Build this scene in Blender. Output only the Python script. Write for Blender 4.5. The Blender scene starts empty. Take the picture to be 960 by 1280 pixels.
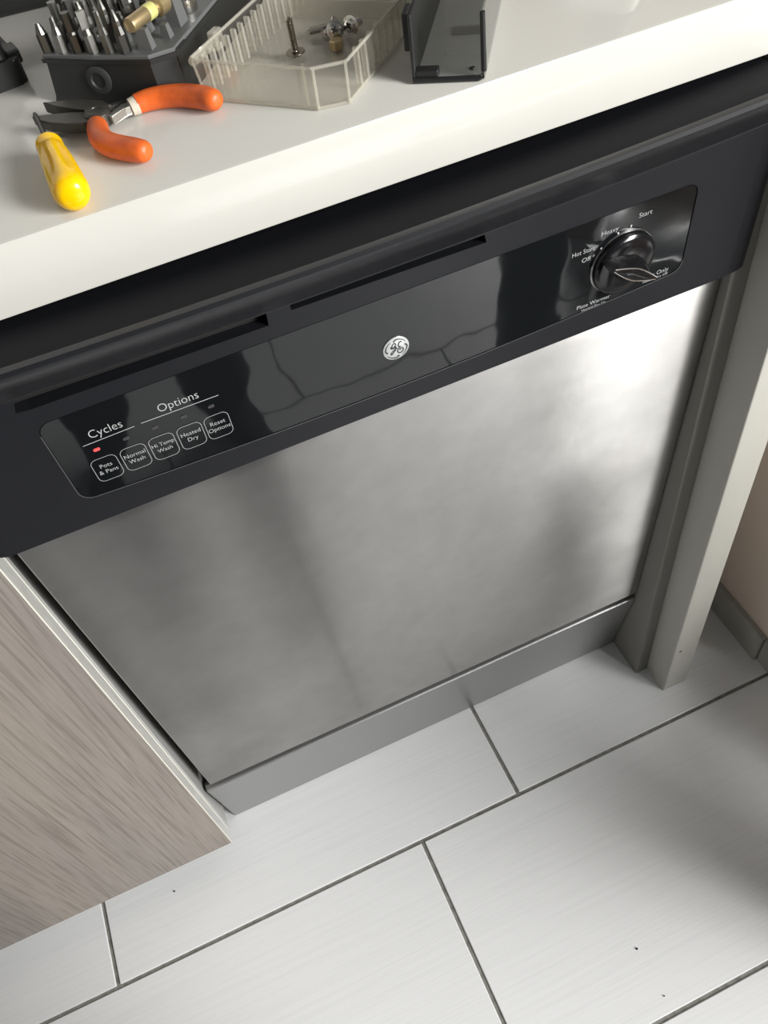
import bpy, bmesh, math, random
from mathutils import Matrix, Vector
random.seed(7)
sc = bpy.context.scene
C = sc.collection
PI = math.pi

# ------------------------------------------------------------------ camera
cam_data = bpy.data.cameras.new('camera')
cam = bpy.data.objects.new('camera', cam_data)
C.objects.link(cam)
cam.location = (-0.13961, -0.47455, 1.13999)
cam.rotation_euler = (0.66776, 0.12179, -0.40246)
cam_data.sensor_fit = 'HORIZONTAL'
cam_data.sensor_width = 36.0
cam_data.lens = 36.0 * 1051.07 / 960.0
cam_data.clip_start = 0.02
sc.camera = cam

# ------------------------------------------------------------------ world, light, exposure
world = bpy.data.worlds.new('daylight')
sc.world = world
world.use_nodes = True
bg = world.node_tree.nodes['Background']
bg.inputs[0].default_value = (0.93, 0.97, 1.0, 1)
bg.inputs[1].default_value = 0.115


def area(name, loc, target, sx, sy, power, color=(1, 1, 1)):
    d = bpy.data.lights.new(name, 'AREA')
    d.shape = 'RECTANGLE'
    d.size, d.size_y, d.energy, d.color = sx, sy, power, color
    o = bpy.data.objects.new(name, d)
    C.objects.link(o)
    o.location = loc
    o.rotation_euler = (Vector(target) - Vector(loc)).to_track_quat('-Z', 'Z').to_euler()
    return o


# daylight through the glazed door behind and to the right of the photographer
area('window_daylight', (1.7, -2.2, 1.7), (0.1, -0.1, 0.4), 0.85, 1.6, 166, (1.0, 0.992, 0.97))
sc.view_settings.view_transform = 'Standard'
sc.view_settings.look = 'None'
sc.view_settings.gamma = 1.0
sc.view_settings.use_curve_mapping = False
sc.view_settings.exposure = 0.0
sc.cycles.use_denoising = True
sc.cycles.max_bounces = 10
sc.cycles.transparent_max_bounces = 24


# ------------------------------------------------------------------ materials
def principled(name, color, rough=0.5, metal=0.0, spec=0.5, **kw):
    m = bpy.data.materials.new(name)
    m.use_nodes = True
    b = m.node_tree.nodes['Principled BSDF']
    b.inputs['Base Color'].default_value = (*color, 1)
    b.inputs['Roughness'].default_value = rough
    b.inputs['Metallic'].default_value = metal
    b.inputs['Specular IOR Level'].default_value = spec
    for k, v in kw.items():
        b.inputs[k].default_value = v
    return m


def nd(m, t, **kw):
    n = m.node_tree.nodes.new(t)
    for k, v in kw.items():
        if k in n.inputs:
            n.inputs[k].default_value = v
        else:
            setattr(n, k, v)
    return n


def ln(m, a, b):
    m.node_tree.links.new(a, b)


def coords(m, scale=(1, 1, 1), src='Object'):
    tc = nd(m, 'ShaderNodeTexCoord')
    mp = nd(m, 'ShaderNodeMapping')
    mp.inputs['Scale'].default_value = scale
    ln(m, tc.outputs[src], mp.inputs['Vector'])
    return mp.outputs['Vector']


def noise_ramp(m, vec, scale, detail, stops, rough=0.5):
    n = nd(m, 'ShaderNodeTexNoise')
    n.inputs['Scale'].default_value = scale
    n.inputs['Detail'].default_value = detail
    n.inputs['Roughness'].default_value = rough
    ln(m, vec, n.inputs['Vector'])
    r = nd(m, 'ShaderNodeValToRGB')
    while len(r.color_ramp.elements) < len(stops):
        r.color_ramp.elements.new(0.5)
    for e, (p, c) in zip(r.color_ramp.elements, stops):
        e.position = p
        e.color = (*c, 1)
    ln(m, n.outputs['Fac'], r.inputs['Fac'])
    return n, r


def mixc(m, mode, fac, a, b):
    x = nd(m, 'ShaderNodeMix', data_type='RGBA', blend_type=mode)
    for key, v in ((0, fac), (6, a), (7, b)):
        if hasattr(v, 'links'):
            ln(m, v, x.inputs[key])
        elif isinstance(v, tuple):
            x.inputs[key].default_value = (*v, 1)
        else:
            x.inputs[key].default_value = v
    return x.outputs[2]


def bump(m, height, strength, dist):
    b = nd(m, 'ShaderNodeBump')
    b.inputs['Strength'].default_value = strength
    b.inputs['Distance'].default_value = dist
    ln(m, height, b.inputs['Height'])
    ln(m, b.outputs['Normal'], m.node_tree.nodes['Principled BSDF'].inputs['Normal'])
    return b


def P(m):
    return m.node_tree.nodes['Principled BSDF']


# porcelain tile: fine streaks along its length
M_tile = principled('white_porcelain_tile', (0.7, 0.7, 0.7), 0.34)
v = coords(M_tile, (2.0, 90.0, 1.0), 'Generated')
oi = nd(M_tile, 'ShaderNodeObjectInfo')
va = nd(M_tile, 'ShaderNodeVectorMath', operation='ADD')
ln(M_tile, v, va.inputs[0])
vs = nd(M_tile, 'ShaderNodeVectorMath', operation='SCALE')
vs.inputs[0].default_value = (7.0, 113.0, 0)
ln(M_tile, oi.outputs['Random'], vs.inputs['Scale'])
ln(M_tile, vs.outputs[0], va.inputs[1])
n, r = noise_ramp(M_tile, va.outputs[0], 1.6, 5, [(0.25, (0.73, 0.735, 0.74)), (0.5, (0.785, 0.79, 0.795)), (0.8, (0.815, 0.82, 0.825))], 0.62)
ln(M_tile, r.outputs[0], P(M_tile).inputs['Base Color'])
bump(M_tile, n.outputs['Fac'], 0.12, 0.0006)

M_grout = principled('grey_grout', (0.2, 0.195, 0.18), 0.9)
n, r = noise_ramp(M_grout, coords(M_grout), 120, 4, [(0.3, (0.15, 0.145, 0.13)), (0.7, (0.27, 0.265, 0.24))])
ln(M_grout, r.outputs[0], P(M_grout).inputs['Base Color'])

# white quartz with faint specks and veins
M_quartz = principled('white_quartz', (0.78, 0.77, 0.74), 0.14)
vec = coords(M_quartz)
n1, r1 = noise_ramp(M_quartz, vec, 9, 6, [(0.35, (0.575, 0.565, 0.525)), (0.7, (0.605, 0.595, 0.552))])
n2 = nd(M_quartz, 'ShaderNodeTexNoise')
n2.inputs['Scale'].default_value = 7.0
n2.inputs['Detail'].default_value = 7.0
n2.inputs['Distortion'].default_value = 1.2
ln(M_quartz, coords(M_quartz, (1, 2.2, 2.6)), n2.inputs['Vector'])
r2 = nd(M_quartz, 'ShaderNodeValToRGB')
for e, (p_, c_) in zip(r2.color_ramp.elements, [(0.49, 0.0), (0.5, 1.0)]):
    e.position = p_
    e.color = (c_, c_, c_, 1)
e = r2.color_ramp.elements.new(0.512)
e.color = (0, 0, 0, 1)
ln(M_quartz, n2.outputs['Fac'], r2.inputs['Fac'])
n3 = nd(M_quartz, 'ShaderNodeTexNoise')
n3.inputs['Scale'].default_value = 13.0
ln(M_quartz, vec, n3.inputs['Vector'])
r3 = nd(M_quartz, 'ShaderNodeValToRGB')
r3.color_ramp.elements[0].position = 0.52
r3.color_ramp.elements[1].position = 0.68
ln(M_quartz, n3.outputs['Fac'], r3.inputs['Fac'])
mm = nd(M_quartz, 'ShaderNodeMath', operation='MULTIPLY')
ln(M_quartz, r2.outputs[0], mm.inputs[0])
ln(M_quartz, r3.outputs[0], mm.inputs[1])
mm2 = nd(M_quartz, 'ShaderNodeMath', operation='MULTIPLY')
ln(M_quartz, mm.outputs[0], mm2.inputs[0])
mm2.inputs[1].default_value = 0.22
ln(M_quartz, mixc(M_quartz, 'MIX', mm2.outputs[0], r1.outputs[0], (0.55, 0.53, 0.48)), P(M_quartz).inputs['Base Color'])

# brushed stainless: brushing runs across, so reflections smear up and down
M_steel = principled('brushed_stainless', (0.60, 0.59, 0.575), 0.27, 1.0)
P(M_steel).inputs['Anisotropic'].default_value = 1.0
tg = nd(M_steel, 'ShaderNodeTangent', direction_type='UV_MAP')
ln(M_steel, tg.outputs[0], P(M_steel).inputs['Tangent'])
n, r = noise_ramp(M_steel, coords(M_steel, (6, 6, 420)), 1.0, 4, [(0.3, (0.50, 0.493, 0.483)), (0.7, (0.55, 0.545, 0.535))])
n4, r4 = noise_ramp(M_steel, coords(M_steel, (3, 3, 14)), 2.0, 6, [(0.42, (0.965, 0.962, 0.958)), (0.62, (1, 1, 1))], 0.6)
n7, r7 = noise_ramp(M_steel, coords(M_steel, (45, 45, 170)), 1.0, 3, [(0.32, (0.93, 0.93, 0.93)), (0.68, (1, 1, 1))])
ln(M_steel, mixc(M_steel, 'MULTIPLY', 1.0, mixc(M_steel, 'MULTIPLY', 1.0, r.outputs[0], r4.outputs[0]), r7.outputs[0]), P(M_steel).inputs['Base Color'])
n5, r5 = noise_ramp(M_steel, coords(M_steel, (4, 4, 9)), 2.2, 5, [(0.35, (0.28, 0.28, 0.28)), (0.7, (0.325, 0.325, 0.325))])
ln(M_steel, r5.outputs[0], P(M_steel).inputs['Roughness'])
n6 = nd(M_steel, 'ShaderNodeTexNoise')
n6.inputs['Scale'].default_value = 3.5
n6.inputs['Detail'].default_value = 0.0
ln(M_steel, coords(M_steel), n6.inputs['Vector'])
n8 = nd(M_steel, 'ShaderNodeTexNoise')
n8.inputs['Scale'].default_value = 1.0
n8.inputs['Detail'].default_value = 2.0
ln(M_steel, coords(M_steel, (90, 90, 260)), n8.inputs['Vector'])
b8 = bump(M_steel, n8.outputs['Fac'], 0.10, 0.0006)
b6 = bump(M_steel, n6.outputs['Fac'], 0.25, 0.004)
ln(M_steel, b8.outputs['Normal'], b6.inputs['Normal'])

M_kick = principled('satin_grey_metal', (0.42, 0.42, 0.42), 0.42, 1.0)

# black plastics
M_bezel = principled('black_textured_plastic', (0.0085, 0.009, 0.0115), 0.4, 0.0, 0.3)
n = nd(M_bezel, 'ShaderNodeTexNoise')
n.inputs['Scale'].default_value = 1500
ln(M_bezel, coords(M_bezel), n.inputs['Vector'])
bump(M_bezel, n.outputs['Fac'], 0.12, 0.0003)
M_liptop = principled('matte_black_top', (0.008, 0.0085, 0.011), 0.65, 0.0, 0.15)
M_gloss = principled('gloss_black_fascia', (0.006, 0.007, 0.008), 0.04)
n = nd(M_gloss, 'ShaderNodeTexNoise')
n.inputs['Scale'].default_value = 34
n.inputs['Detail'].default_value = 0.6
ln(M_gloss, coords(M_gloss), n.inputs['Vector'])
bump(M_gloss, n.outputs['Fac'], 0.22, 0.0012)
M_knob = principled('gloss_black_knob', (0.006, 0.006, 0.007), 0.16)
M_void = principled('dark_recess', (0.006, 0.006, 0.006), 0.7)
M_chrome = principled('chrome', (0.93, 0.93, 0.93), 0.2, 1.0)
M_print = principled('pale_grey_print', (0.47, 0.48, 0.48), 0.5)
M_printdim = principled('dim_grey_print', (0.09, 0.09, 0.09), 0.4)
M_badge = principled('silver_badge', (0.55, 0.57, 0.57), 0.3, 0.3)
M_badgeink = principled('badge_ink', (0.03, 0.035, 0.035), 0.5)
M_led = principled('lit_red_lamp', (0.6, 0.05, 0.05), 0.3)
P(M_led).inputs['Emission Color'].default_value = (1.0, 0.12, 0.12, 1)
P(M_led).inputs['Emission Strength'].default_value = 0.55
M_ledoff = principled('unlit_lamp', (0.05, 0.048, 0.05), 0.25)

# cabinetry and walls
M_wood = principled('grey_brown_woodgrain', (0.3, 0.26, 0.22), 0.5)
vec = coords(M_wood, (150, 150, 6))
n1, r1 = noise_ramp(M_wood, vec, 1.7, 8, [(0.25, (0.235, 0.207, 0.182)), (0.5, (0.285, 0.253, 0.224)), (0.75, (0.325, 0.292, 0.262))], 0.7)
n2, r2w = noise_ramp(M_wood, coords(M_wood, (9, 9, 1.0)), 1.5, 3, [(0.35, (0.86, 0.86, 0.88)), (0.65, (1.04, 1.02, 1.0))])
n3, r3w = noise_ramp(M_wood, coords(M_wood, (420, 420, 9)), 1.0, 3, [(0.36, (0.74, 0.73, 0.71)), (0.5, (1, 1, 1))])
ln(M_wood, mixc(M_wood, 'MULTIPLY', 1.0, mixc(M_wood, 'MULTIPLY', 1.0, r1.outputs[0], r2w.outputs[0]), r3w.outputs[0]), P(M_wood).inputs['Base Color'])
bump(M_wood, n3.outputs['Fac'], 0.25, 0.0004)
M_band = principled('pale_grey_edge_band', (0.46, 0.455, 0.43), 0.32)
n, r = noise_ramp(M_band, coords(M_band, (300, 300, 60)), 1.0, 3, [(0.3, (0.42, 0.415, 0.39)), (0.7, (0.5, 0.495, 0.47))])
ln(M_band, r.outputs[0], P(M_band).inputs['Base Color'])
M_carc = principled('grey_melamine', (0.36, 0.36, 0.35), 0.35)
M_post = principled('off_white_painted_panel', (0.60, 0.585, 0.53), 0.4)
n, r = noise_ramp(M_post, coords(M_post, (8, 8, 2)), 2.0, 5, [(0.3, (0.47, 0.46, 0.415)), (0.7, (0.51, 0.50, 0.455))])
ln(M_post, r.outputs[0], P(M_post).inputs['Base Color'])
M_chip = principled('chipped_paint', (0.09, 0.085, 0.075), 0.8)
M_filler = principled('taupe_filler', (0.2, 0.195, 0.175), 0.38)
M_wall = principled('beige_plaster', (0.66, 0.53, 0.43), 0.7)
n, r = noise_ramp(M_wall, coords(M_wall), 5, 5, [(0.3, (0.74, 0.62, 0.53)), (0.7, (0.80, 0.68, 0.59))])
ln(M_wall, r.outputs[0], P(M_wall).inputs['Base Color'])
M_base = principled('grey_stone_baseboard', (0.36, 0.355, 0.33), 0.5)
n, r = noise_ramp(M_base, coords(M_base), 22, 5, [(0.3, (0.32, 0.315, 0.29)), (0.7, (0.42, 0.41, 0.38))])
ln(M_base, r.outputs[0], P(M_base).inputs['Base Color'])
M_paint = principled('white_wall_paint', (0.72, 0.71, 0.68), 0.8)

# tools
M_orange = principled('orange_rubber_grip', (0.70, 0.12, 0.018), 0.42)
n, r = noise_ramp(M_orange, coords(M_orange), 90, 4, [(0.3, (0.52, 0.085, 0.015)), (0.55, (0.72, 0.13, 0.02))])
ln(M_orange, r.outputs[0], P(M_orange).inputs['Base Color'])
M_blade = principled('dark_tool_steel', (0.085, 0.08, 0.07), 0.42, 0.7)
M_bright = principled('bright_worn_steel', (0.55, 0.54, 0.5), 0.35, 1.0)
M_cream = principled('cream_grip_collar', (0.62, 0.58, 0.48), 0.5)
M_yellow = principled('translucent_amber_plastic', (1.0, 0.58, 0.001), 0.2)
P(M_yellow).inputs['Subsurface Weight'].default_value = 0.5
P(M_yellow).inputs['Subsurface Radius'].default_value = (0.01, 0.006, 0.001)
P(M_yellow).inputs['Subsurface Scale'].default_value = 0.6
M_bit = principled('grey_bit_steel', (0.24, 0.238, 0.22), 0.4, 1.0)
M_bitdark = principled('dark_bit_steel', (0.13, 0.128, 0.12), 0.42, 1.0)
M_brass = principled('worn_brass', (0.55, 0.43, 0.24), 0.38, 0.8)
M_ylabel = principled('yellow_band', (0.62, 0.6, 0.22), 0.4)
M_case = principled('matte_black_plastic', (0.016, 0.017, 0.017), 0.42)
M_insert = principled('dark_grey_plastic', (0.125, 0.13, 0.13), 0.45)
M_screw = principled('zinc_screw_steel', (0.62, 0.60, 0.56), 0.25, 1.0)
M_pale = principled('pale_grey_plastic', (0.55, 0.54, 0.5), 0.3)
M_jean = principled('dark_cloth', (0.018, 0.02, 0.024), 0.9)
M_skin = principled('skin', (0.5, 0.32, 0.24), 0.5)
M_hair = principled('dark_hair', (0.02, 0.016, 0.013), 0.5)


def clear_plastic(name, tint, haze, hazecol, rough=0.05):
    m = bpy.data.materials.new(name)
    m.use_nodes = True
    nt = m.node_tree
    nt.nodes.clear()
    out = nd(m, 'ShaderNodeOutputMaterial')
    tr = nd(m, 'ShaderNodeBsdfTransparent')
    tr.inputs[0].default_value = (*tint, 1)
    df = nd(m, 'ShaderNodeBsdfDiffuse')
    df.inputs[0].default_value = (*hazecol, 1)
    gl = nd(m, 'ShaderNodeBsdfGlossy')
    gl.inputs['Roughness'].default_value = rough
    lw = nd(m, 'ShaderNodeLayerWeight')
    lw.inputs['Blend'].default_value = 0.5
    pw = nd(m, 'ShaderNodeMath', operation='POWER')
    ln(m, lw.outputs['Facing'], pw.inputs[0])
    pw.inputs[1].default_value = 4.0
    fr = nd(m, 'ShaderNodeMath', operation='MULTIPLY_ADD')
    ln(m, pw.outputs[0], fr.inputs[0])
    fr.inputs[1].default_value = 0.55
    fr.inputs[2].default_value = 0.035
    m1 = nd(m, 'ShaderNodeMixShader')
    m1.inputs[0].default_value = haze
    ln(m, tr.outputs[0], m1.inputs[1])
    ln(m, df.outputs[0], m1.inputs[2])
    m2 = nd(m, 'ShaderNodeMixShader')
    ln(m, fr.outputs[0], m2.inputs[0])
    ln(m, m1.outputs[0], m2.inputs[1])
    ln(m, gl.outputs[0], m2.inputs[2])
    ln(m, m2.outputs[0], out.inputs[0])
    return m


M_clear = clear_plastic('clear_plastic', (0.985, 0.98, 0.965), 0.025, (0.85, 0.83, 0.75))
M_clearedge = clear_plastic('clear_plastic_edge', (0.93, 0.92, 0.88), 0.25, (0.85, 0.83, 0.75))
M_smoke = clear_plastic('smoked_plastic', (0.75, 0.76, 0.75), 0.5, (0.5, 0.51, 0.5))
M_smokeclear = clear_plastic('thin_smoked_plastic', (0.8, 0.8, 0.78), 0.2, (0.45, 0.45, 0.42))

# ------------------------------------------------------------------ mesh helpers


def link(name, bm, mat, parent=None, mw=None, smooth=False):
    me = bpy.data.meshes.new(name)
    bmesh.ops.recalc_face_normals(bm, faces=bm.faces)
    bm.to_mesh(me)
    bm.free()
    if mat is not None:
        for k in (mat if isinstance(mat, (list, tuple)) else [mat]):
            me.materials.append(k)
    if smooth:
        for p in me.polygons:
            p.use_smooth = True
        try:
            me.set_sharp_from_angle(angle=math.radians(38))
        except Exception:
            pass
    o = bpy.data.objects.new(name, me)
    C.objects.link(o)
    if parent is not None:
        o.parent = parent
    if mw is not None:
        o.matrix_local = mw
    return o


def thing(name, label, cat, loc=(0, 0, 0), rz=0.0, group=None):
    o = bpy.data.objects.new(name, None)
    o.empty_display_size = 0.02
    C.objects.link(o)
    o.location = loc
    o.rotation_euler = (0, 0, rz)
    return tag(o, label, cat, group)


def tag(o, label, cat, group=None):
    o['label'] = label
    o['category'] = cat
    if group:
        o['group'] = group
    return o


def struct(o):
    o['kind'] = 'structure'
    return o


def add_box(bm, x0, x1, y0, y1, z0, z1, bev=0.0, seg=2, mi=0):
    r = bmesh.ops.create_cube(bm, size=1.0)
    vs = r['verts']
    for v_ in vs:
        v_.co = Vector(((x0 + x1) / 2 + v_.co.x * (x1 - x0), (y0 + y1) / 2 + v_.co.y * (y1 - y0), (z0 + z1) / 2 + v_.co.z * (z1 - z0)))
    fs = set(f for v_ in vs for f in v_.link_faces)
    for f in fs:
        f.material_index = mi
    if bev > 0:
        es = list(set(e_ for v_ in vs for e_ in v_.link_edges))
        bmesh.ops.bevel(bm, geom=es, offset=bev, segments=seg, profile=0.5, affect='EDGES')
    return bm


def box(x0, x1, y0, y1, z0, z1, bev=0.0, seg=2):
    return add_box(bmesh.new(), x0, x1, y0, y1, z0, z1, bev, seg)


def add_prism(bm, pts, z0, z1, mat=None, bev=0.0, seg=2):
    """extrude a 2-D outline along local z; mat is an optional transform"""
    lo = [bm.verts.new((x, y, z0)) for x, y in pts]
    hi = [bm.verts.new((x, y, z1)) for x, y in pts]
    n_ = len(pts)
    fs = [bm.faces.new(lo[::-1]), bm.faces.new(hi)]
    for i in range(n_):
        fs.append(bm.faces.new((lo[i], lo[(i + 1) % n_], hi[(i + 1) % n_], hi[i])))
    if bev > 0:
        es = list(set(fs[1].edges) | set(fs[0].edges))
        r = bmesh.ops.bevel(bm, geom=es, offset=bev, segments=seg, profile=0.5, affect='EDGES')
    if mat is not None:
        seen = set(v_ for v_ in lo + hi if v_.is_valid)
        bmesh.ops.transform(bm, matrix=mat, verts=bm.verts if bev > 0 else list(seen))
    return bm


def rrect(x0, x1, y0, y1, r, k=5):
    out = []
    for cx, cy, a0 in ((x1 - r, y1 - r, 0), (x0 + r, y1 - r, 90), (x0 + r, y0 + r, 180), (x1 - r, y0 + r, 270)):
        for i in range(k + 1):
            a = math.radians(a0 + 90 * i / k)
            out.append((cx + r * math.cos(a), cy + r * math.sin(a)))
    return out


def add_lathe(bm, prof, n_=20, mat=Matrix.Identity(4)):
    rings = []
    for r, z in prof:
        if r < 1e-6:
            rings.append([bm.verts.new(mat @ Vector((0, 0, z)))])
        else:
            rings.append([bm.verts.new(mat @ Vector((r * math.cos(2 * PI * i / n_), r * math.sin(2 * PI * i / n_), z))) for i in range(n_)])
    for a, b in zip(rings, rings[1:]):
        for i in range(n_):
            j = (i + 1) % n_
            if len(a) == 1 and len(b) == 1:
                continue
            if len(a) == 1:
                bm.faces.new((a[0], b[j], b[i]))
            elif len(b) == 1:
                bm.faces.new((a[i], a[j], b[0]))
            else:
                bm.faces.new((a[i], a[j], b[j], b[i]))
    for ring, flip in ((rings[0], True), (rings[-1], False)):
        if len(ring) > 2:
            bm.faces.new(ring[::-1] if flip else ring)
    return bm


def spline(pts, sub=6):
    """Catmull-Rom through tuples of any length"""
    pts = [tuple(p_) for p_ in pts]
    ext = [tuple(2 * a - b for a, b in zip(pts[0], pts[1]))] + pts + [tuple(2 * a - b for a, b in zip(pts[-1], pts[-2]))]
    out = []
    for i in range(1, len(ext) - 2):
        p0, p1, p2, p3 = ext[i - 1:i + 3]
        for s in range(sub):
            t = s / sub
            out.append(tuple(0.5 * (2 * b + (c - a) * t + (2 * a - 5 * b + 4 * c - d) * t * t + (3 * b - a - 3 * c + d) * t ** 3) for a, b, c, d in zip(p0, p1, p2, p3)))
    out.append(pts[-1])
    return out


def add_tube(bm, path, n_=12, flat=1.0):
    """path of (x, y, z, radius); flat squashes the section vertically"""
    rings = []
    P3 = [Vector(p_[:3]) for p_ in path]
    for i, p_ in enumerate(path):
        d = (P3[min(i + 1, len(P3) - 1)] - P3[max(i - 1, 0)]).normalized()
        up = Vector((0, 0, 1)) if abs(d.z) < 0.9 else Vector((1, 0, 0))
        s = d.cross(up).normalized()
        u = s.cross(d).normalized()
        rings.append([bm.verts.new(P3[i] + p_[3] * (math.cos(2 * PI * k / n_) * s + flat * math.sin(2 * PI * k / n_) * u)) for k in range(n_)])
    for a, b in zip(rings, rings[1:]):
        for i in range(n_):
            j = (i + 1) % n_
            bm.faces.new((a[i], a[j], b[j], b[i]))
    bm.faces.new(rings[0][::-1])
    bm.faces.new(rings[-1])
    return bm


def add_ribbon(bm, path, width, z=0.0):
    """flat stroke in the local xy plane, width may be a function of t"""
    L, R_ = [], []
    for i, p_ in enumerate(path):
        a, b = path[max(i - 1, 0)], path[min(i + 1, len(path) - 1)]
        dx, dy = b[0] - a[0], b[1] - a[1]
        l_ = math.hypot(dx, dy) or 1
        w_ = (width(i / (len(path) - 1)) if callable(width) else width) / 2
        L.append(bm.verts.new((p_[0] - dy / l_ * w_, p_[1] + dx / l_ * w_, z)))
        R_.append(bm.verts.new((p_[0] + dy / l_ * w_, p_[1] - dx / l_ * w_, z)))
    for i in range(len(path) - 1):
        bm.faces.new((L[i], R_[i], R_[i + 1], L[i + 1]))
    return bm


def text_bm(bm, s, x, y, size, z, align='CENTER', sx=1.0, rot=0.0):
    cu = bpy.data.curves.new('lettering', 'FONT')
    cu.body = s
    cu.size = size
    cu.align_x = align
    cu.align_y = 'CENTER'
    cu.resolution_u = 3
    cu.offset = -0.011 * size
    o = bpy.data.objects.new('lettering', cu)
    C.objects.link(o)
    dg = bpy.context.evaluated_depsgraph_get()
    me = bpy.data.meshes.new_from_object(o.evaluated_get(dg))
    me.transform(Matrix.Translation((x, y, z)) @ Matrix.Rotation(rot, 4, 'Z') @ Matrix.Diagonal((sx, 1, 1, 1)))
    bm.from_mesh(me)
    bpy.data.objects.remove(o)
    bpy.data.curves.remove(cu)
    bpy.data.meshes.remove(me)


def face_up(o):
    """one-sided print: make every face look along local +z"""
    for p_ in o.data.polygons:
        if p_.normal.z < 0:
            p_.flip()


# ------------------------------------------------------------------ setting: floor and its tiles
TL, TW, G = 0.56085, 0.29742, 0.0048
Y1, XJ, XJ2 = -0.12023, 0.05839, -0.08521
X0, X1, YB, YF = -2.2, 2.3, 0.62, -2.9
floor = struct(link('floor', box(X0, X1, YF, YB, -0.05, -0.0022), M_grout))
tile_bm = box(-TL / 2 + G / 2, TL / 2 - G / 2, -TW / 2 + G / 2, TW / 2 - G / 2, -0.010, 0.0, 0.0009, 1)
tile_me = None
row = 1
y_top = Y1 + 3 * TW
rows = [(Y1 + (k + 0.5) * TW, k) for k in range(2, -10, -1)]
shift = {0: XJ, -1: XJ2, -2: XJ2 - 0.1436, -3: XJ - 0.02, 1: XJ2, 2: XJ}
for yc_, k in rows:
    xo = shift.get(k, XJ - 0.1436 * (-k % 4))
    x = xo - TL / 2 - 4 * TL
    while x < X1 + TL:
        if x - TL / 2 > X0 - TL and x + TL / 2 < X1 + TL and YF - TW < yc_ < YB + TW:
            if x - TL / 2 > X0 - 0.01 and x + TL / 2 < X1 + 0.01:
                if tile_me is None:
                    t = link('tile', tile_bm, M_tile, floor)
                    tile_me = t.data
                else:
                    t = bpy.data.objects.new('tile', tile_me)
                    C.objects.link(t)
                    t.parent = floor
                t.location = (x, yc_, random.uniform(-0.0003, 0.0002))
        x += TL

# walls of the room
WX = 0.462
struct(link('wall_right', box(WX, WX + 0.12, -0.125, YB, 0, 2.5, 0.004), M_wall))
struct(link('wall_back', box(X0, X1, YB, YB + 0.1, 0, 2.5), M_paint))
struct(link('wall_left', box(X0 - 0.1, X0, YF, YB, 0, 2.5), M_paint))
bb = bmesh.new()
add_box(bb, WX - 0.009, WX + 0.0005, -0.094, 0.55, 0.0, 0.058, 0.0012, 1)
struct(link('baseboard_right', bb, M_base))
struct(link('baseboard_right', box(WX - 0.0045, WX + 0.0005, -0.1245, -0.0945, 0.0, 0.057, 0.0012, 1), M_base))

# ------------------------------------------------------------------ worktop
ZC, TH, YC = 0.905, 0.0428, -0.0274
wt = tag(link('countertop', box(-1.3, WX - 0.001, YC, YB - 0.002, ZC - TH, ZC, 0.0016, 2), M_quartz, smooth=True),
         'white quartz countertop with faint veins over the dishwasher and cabinet', 'countertop')
ZU = ZC - TH

# ------------------------------------------------------------------ base cabinet on the left
cab = thing('base_cabinet', 'grey-brown woodgrain base cabinet with pale edge band left of the dishwasher', 'cabinet', (-0.62, 0.25, 0))
CO = Matrix.Translation((0.62, -0.25, 0))
link('carcass', box(-0.93, -0.3095, -0.0135, 0.58, 0.055, ZU - 0.001, 0.0006, 1), M_carc, cab, CO)
link('toe_kick', box(-0.93, -0.312, 0.04, 0.056, 0.0, 0.056), M_carc, cab, CO)
dr = link('door_front', box(-0.93, -0.3123, -0.0350, -0.0145, 0.0556, ZU - 0.006, 0.0005, 1), M_wood, cab, CO)
bd = link('edge_band', box(-0.3124, -0.3114, -0.0346, -0.0150, 0.0556, ZU - 0.006, 0.0004, 2), M_band, dr)
bd['label'] = 'pale grey edge band'
al = bmesh.new()
for yy in (-0.0348, -0.0148):
    add_box(al, -0.3119, -0.3110, yy - 0.0005, yy + 0.0005, 0.0558, ZU - 0.006)
link('band_arris', al, principled('pale_arris', (0.8, 0.78, 0.7), 0.3), dr)

# ------------------------------------------------------------------ dishwasher
DO = Vector((-0.00209, -0.00712, 0.17325))          # foot of the door leaf
TILT = 0.0434                                        # the leaf stands slightly ajar at the top
Vv = Vector((0, -math.sin(TILT), math.cos(TILT)))
Nn = Vector((0, -math.cos(TILT), -math.sin(TILT)))
dwl = Vector((0, 0.25, 0))
dw = thing('dishwasher', 'built-in dishwasher with stainless steel door and black control panel', 'dishwasher', dwl)
DM = Matrix(((1, 0, 0, DO.x - dwl.x), (0, Vv.y, Nn.y, DO.y - dwl.y), (0, Vv.z, Nn.z, DO.z - dwl.z), (0, 0, 0, 1)))


def leaf(name, bm, mat, parent=None, smooth=False):
    """a mesh in door-leaf coordinates (u across, v up the leaf, w out of it)"""
    if parent is None:
        return link(name, bm, mat, dw, DM, smooth)
    return link(name, bm, mat, parent, Matrix.Identity(4), smooth)


link('tub', box(-0.285, 0.285, 0.05, 0.55, 0.02, 0.83), M_void, dw, Matrix.Translation(-dwl))
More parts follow.
